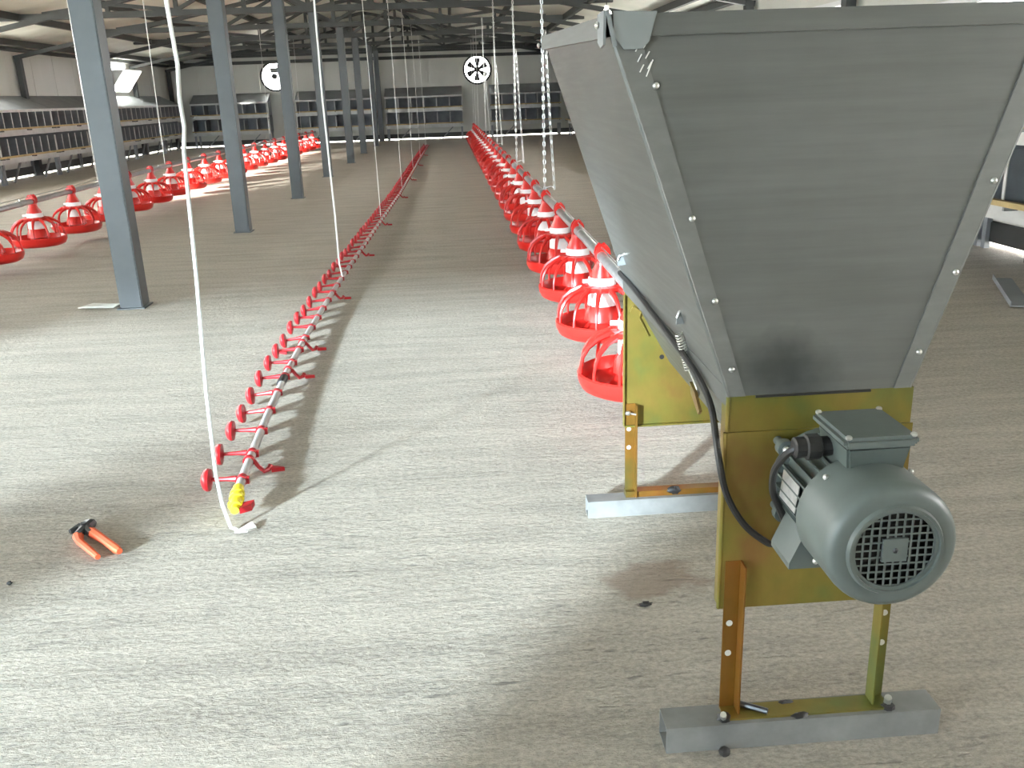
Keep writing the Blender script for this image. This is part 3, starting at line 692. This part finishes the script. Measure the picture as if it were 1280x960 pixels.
sub('weld_stub', MB().cyl((.492, 1.430, .066), (.540, 1.400, .066), .006, 8), 'tool', f1, True)
# latches, spring, hooks on the left side
for k, (x, y, z) in enumerate(((.424, 2.25, .790), (.434, 1.661, .782))):
    lt = W('latch', MB().prism([(x - .022, y, z - .016), (x + .012, y, z - .013), (x + .008, y, z + .012), (x - .020, y, z + .009)], (0, .004, 0)), 'nest')
    sub('latch_bolt', MB().tube([(x - .022, y - .002, z - .002), (x - .018, y - .004, z + .010), (x + .006, y - .004, z + .014), (x + .015, y - .004, z + .003), (x + .012, y - .004, z - .012)], .0028, 6), 'bolt', lt, True)
sp = []
a, b = Vector((.430, 1.712, .735)), Vector((.457, 1.727, .652)); d = (b - a); ax = d.normalized(); u = ax.cross(Vector((0, 1, 0))).normalized(); v = ax.cross(u)
for i in range(14 * 9 + 1):
    an = 2 * PI * i / 9; sp.append(a + d * (i / (14 * 9)) + (u * math.cos(an) + v * math.sin(an)) * .008)
W('spring', MB().tube(sp, .0019, 4), 'bolt')
W('spring_hook', MB().tube([b, b + Vector((.008, -.01, -.02)), b + Vector((.016, -.02, -.045)), b + Vector((.012, -.02, -.055))], .0028, 6), 'bolt', None, True)
W('catch', MB().prism([(.462, 1.70, .612), (.462, 1.74, .622), (.462, 1.73, .600), (.462, 1.67, .575), (.462, 1.66, .585)], (.006, 0, 0)), 'zinc')
W('catch', MB().prism([(.475, HY1 - .010, .63), (.500, HY1 - .010, .612), (.492, HY1 - .010, .592), (.466, HY1 - .010, .612)], (0, .006, 0)).bar((.490, HY1 - .006, .60), (.520, HY1 - .006, .54), .006, .003), 'zinc')
# electric motor
MX, MZ = .612, .548
mo = W('motor', MB().cyl((MX, 1.235, MZ), (MX, 1.395, MZ), .078, 32), 'motor', None, True)
fins = MB()
for k in range(30):
    t = 2 * PI * k / 30
    if abs(((t - PI / 2 + PI) % (2 * PI)) - PI) < .5 or abs(((t + PI / 2 + PI) % (2 * PI)) - PI) < .45: continue
    c, s = math.cos(t), math.sin(t)
    fins.bar((MX + .080 * c, 1.25, MZ + .080 * s), (MX + .080 * c, 1.385, MZ + .080 * s), .003, .020, (c, 0, s))
sub('cooling_fins', fins, 'motor', mo)
sub('flange', MB().lathe([(.05, 1.385), (.090, 1.385), (.092, 1.39), (.092, 1.402), (.07, 1.405), (.07, 1.430)], 32, 'y', (MX, 0, MZ)), 'motor2', mo, True)
fb = MB()
for t in (2.45, 3.85, .7, 5.5):
    fx_, fz_ = MX + .095 * math.cos(t), MZ + .095 * math.sin(t)
    sub('flange_lug', MB().lathe([(.001, 1.386), (.015, 1.386), (.015, 1.402), (.008, 1.403), (.008, 1.43)], 12, 'y', (fx_, 0, fz_)), 'motor2', mo, True)
    fb.blob((fx_, 1.384, fz_), (.008, .008, .008), 8, 5)
sub('flange_bolts', fb, 'bolt', mo, True)
cover = MB().lathe_open([(.096, 1.262), (.100, 1.26), (.100, 1.158), (.0990, 1.149), (.0955, 1.141), (.090, 1.1365), (.083, 1.1345), (.073, 1.134), (.070, 1.128), (.066, 1.128), (.065, 1.136)], 44, 'y', (MX, 0, MZ))
fc = sub('fan_cover', cover, 'motor2', mo, True)
sub('shade_disc', MB().lathe([(.0001, 1.166), (.090, 1.166), (.090, 1.169)], 30, 'y', (MX, 0, MZ)), 'fanblack', mo)  # black disc stands in for the shade inside the cover
gr = MB(); R = .0655; p = .0119
for k in range(-5, 6):
    q = (k + .0) * p
    if abs(q) < R:
        h = math.sqrt(R * R - q * q)
        gr.box(MX + q - .0014, MX + q + .0014, 1.1345, 1.136, MZ - h, MZ + h); gr.box(MX - h, MX + h, 1.1348, 1.1357, MZ + q - .0014, MZ + q + .0014)
gr.box(MX - .0185, MX + .0185, 1.132, 1.137, MZ - .0185, MZ + .0185)
ring = []
gr.lathe_open([(.060, 1.136), (.060, 1.132), (.066, 1.132), (.066, 1.136)], 36, 'y', (MX, 0, MZ))
sub('grille', gr, 'motor2', mo)
sub('grille_screw', MB().blob((MX, 1.131, MZ), (.0045, .002, .0045), 8, 4), 'tool', mo, True)
cs = MB()
for t in (2.3, .85, 3.9): cs.blob((MX + .101 * math.cos(t), 1.235, MZ + .101 * math.sin(t)), (.005, .005, .005), 8, 5)
sub('cover_screws', cs, 'bolt', mo, True)
tb = sub('terminal_box', MB().add([(MX - .035, 1.228, .610), (MX + .046, 1.228, .610), (MX + .046, 1.325, .610), (MX - .035, 1.325, .610), (MX - .045, 1.216, .676), (MX + .055, 1.216, .676), (MX + .055, 1.332, .676), (MX - .045, 1.332, .676)],
    [(3, 2, 1, 0), (4, 5, 6, 7), (0, 1, 5, 4), (1, 2, 6, 5), (2, 3, 7, 6), (3, 0, 4, 7)]), 'motor', mo, bevel=.004)
sub('terminal_lid', MB().box(MX - .053, MX + .063, 1.208, 1.340, .676, .694), 'motor2', mo, bevel=.006)
ls = MB()
for x in (MX - .045, MX + .055):
    for y in (1.216, 1.332): ls.blob((x, y, .694), (.0055, .0055, .004), 8, 5)
sub('lid_screws', ls, 'bolt', mo, True)
sub('cable_gland', MB().lathe([(.012, .512), (.017, .514), (.017, .530), (.021, .532), (.021, .552), (.016, .556), (.016, .575)], 10, 'x', (0, 1.29, .652)), 'black', mo)
sub('nameplate', MB().prism([(MX - .0845, 1.29, MZ + .036), (MX - .0845, 1.36, MZ + .036), (MX - .0895, 1.36, MZ - .012), (MX - .0895, 1.29, MZ - .012)], (-.0015, 0, 0)), 'plate', mo)
for s in (-1, 1):
    fo = MB().prism([(MX + s * .030, 1.28, MZ - .065), (MX + s * .075, 1.28, MZ - .045), (MX + s * .098, 1.28, MZ - .098), (MX + s * .098, 1.28, MZ - .108), (MX + s * .035, 1.28, MZ - .108)], (0, .085, 0))
    sub('motor_foot', fo, 'motor2', mo)
sub('foot_screw', MB().blob((MX - .05, 1.278, MZ - .085), (.006, .004, .006), 8, 5), 'bolt', mo, True)
cab = [(.545, 1.29, .652), (.515, 1.29, .650), (.503, 1.31, .625), (.500, 1.335, .59), (.510, 1.36, .543), (.532, 1.372, .495), (.550, 1.39, .455), (.556, 1.408, .425), (.540, 1.415, .414), (.520, 1.412, .422), (.479, 1.412, .46), (.447, 1.417, .519), (.432, 1.425, .593), (.436, 1.49, .655), (.438, 1.6, .682), (.436, 1.78, .700), (.434, 1.98, .714), (.436, 2.2, .722), (.437, 2.41, .724), (.46, 2.47, .70)]
# smooth the cable with a Catmull-Rom spline
cp = []
for i in range(len(cab) - 1):
    p0, p1, p2, p3 = [Vector(cab[min(max(i + k, 0), len(cab) - 1)]) for k in (-1, 0, 1, 2)]
    for s in range(5):
        t = s / 5; cp.append(.5 * ((2 * p1) + (p2 - p0) * t + (2 * p0 - 5 * p1 + 4 * p2 - p3) * t * t + (3 * p1 - p0 - 3 * p2 + p3) * t ** 3))
cp.append(Vector(cab[-1]))
W('power_cable', MB().tube(cp, .0062, 8), 'black', None, True)

# ------------------------------------------------------------------ small things on the floor
pl = thing('pliers', 'open pliers with orange grips lying on the concrete floor', 'pliers', (-1.13, 2.44, 0))
def flat(pts, r, z=.012, n=8): return MB().tube([(x, y, z) for x, y in pts], r, n)
wpart('jaw', flat([(-1.190, 2.468), (-1.172, 2.492), (-1.145, 2.478), (-1.120, 2.448)], [.008, .015, .016, .012], .016), 'tool', pl, True)
wpart('jaw', flat([(-1.165, 2.520), (-1.145, 2.512), (-1.150, 2.48), (-1.158, 2.44)], [.010, .016, .016, .011], .018), 'tool', pl, True)
wpart('pivot', MB().cyl((-1.152, 2.482, .022), (-1.152, 2.482, .037), .009, 12), 'tool', pl, True)
wpart('grip', flat([(-1.128, 2.462), (-1.105, 2.442), (-1.060, 2.395), (-1.015, 2.345), (-.998, 2.328)], [.016, .014, .012, .013, .009], .014), 'orange', pl, True)
wpart('grip', flat([(-1.158, 2.444), (-1.140, 2.408), (-1.085, 2.345), (-1.050, 2.305)], [.016, .011, .010, .008], .012), 'orange', pl, True)
def lump(name, c, r, mat, label, cat, jit=.25):
    mb = MB().blob((0, 0, r[2]), r, 9, 6, jit); o = obj(name, mb, mat, None, True); o.location = c; return tag(o, label, cat)
lump('rubber_nut', (.449, 1.366, 0), (.011, .010, .010), 'black', 'small black nut on the floor by the near hopper foot', 'nut', .08)
lump('dirt_crumb', (.411, 1.895, 0), (.014, .008, .005), 'black', 'dark dirt crumb on the floor below the brown spill', 'dirt', .4)
lump('grit_lump', (-1.245, 2.20, 0), (.008, .007, .005), 'black', 'dark grit lump on the shaded floor left of the pliers', 'dirt', .3)
scrap = MB()
pts = [(-2.43, 5.73), (-2.36, 5.80), (-2.22, 5.79), (-2.17, 5.74), (-2.20, 5.70), (-2.38, 5.69)]
scrap.prism([(x, y, .002 + .012 * (i % 2)) for i, (x, y) in enumerate(pts)], (0, 0, .006))
tag(obj('paper_scrap', scrap, 'paper'), 'pale crumpled scrap beside the nearest column base', 'scrap')
scrap2 = MB().prism([(x + 1.63, y - 3.33, .003 + .006 * (i % 2)) for i, (x, y) in enumerate([(-2.33, 5.75), (-2.29, 5.80), (-2.27, 5.77), (-2.29, 5.74)])], (0, 0, .005))
tag(obj('tape_scrap', scrap2, 'paper'), 'clear tape scrap at the end of the loose white cord', 'scrap')
pk = thing('steel_strip', 'grey steel channel lying on the floor under the right nest boxes', 'channel', (3.15, 4.8, 0))
wpart('web', MB().bar((3.34, 5.26, .015), (3.02, 4.55, .015), .10, .006), 'nestd', pk); wpart('lip', MB().bar((3.29, 5.28, .025), (2.97, 4.57, .025), .006, .03), 'nestd', pk)
lp = thing('pendant_lamp', 'lit white bulb hanging from a truss above the hopper', 'lamp', (2.02, 12.1, 2.28))
wpart('bulb', MB().lathe([(.0001, 2.04), (.05, 2.055), (.07, 2.10), (.055, 2.15), (.03, 2.18)], 14, 'z', (2.02, 12.1, 0)), 'bulb', lp, True)
wpart('socket', MB().cyl((2.02, 12.1, 2.175), (2.02, 12.1, 2.23), .03, 12), 'white_pl', lp, True)
wpart('wire', MB().cyl((2.02, 12.1, 2.23), (2.02, 12.1, 2.56), .006, 6), 'black', lp)
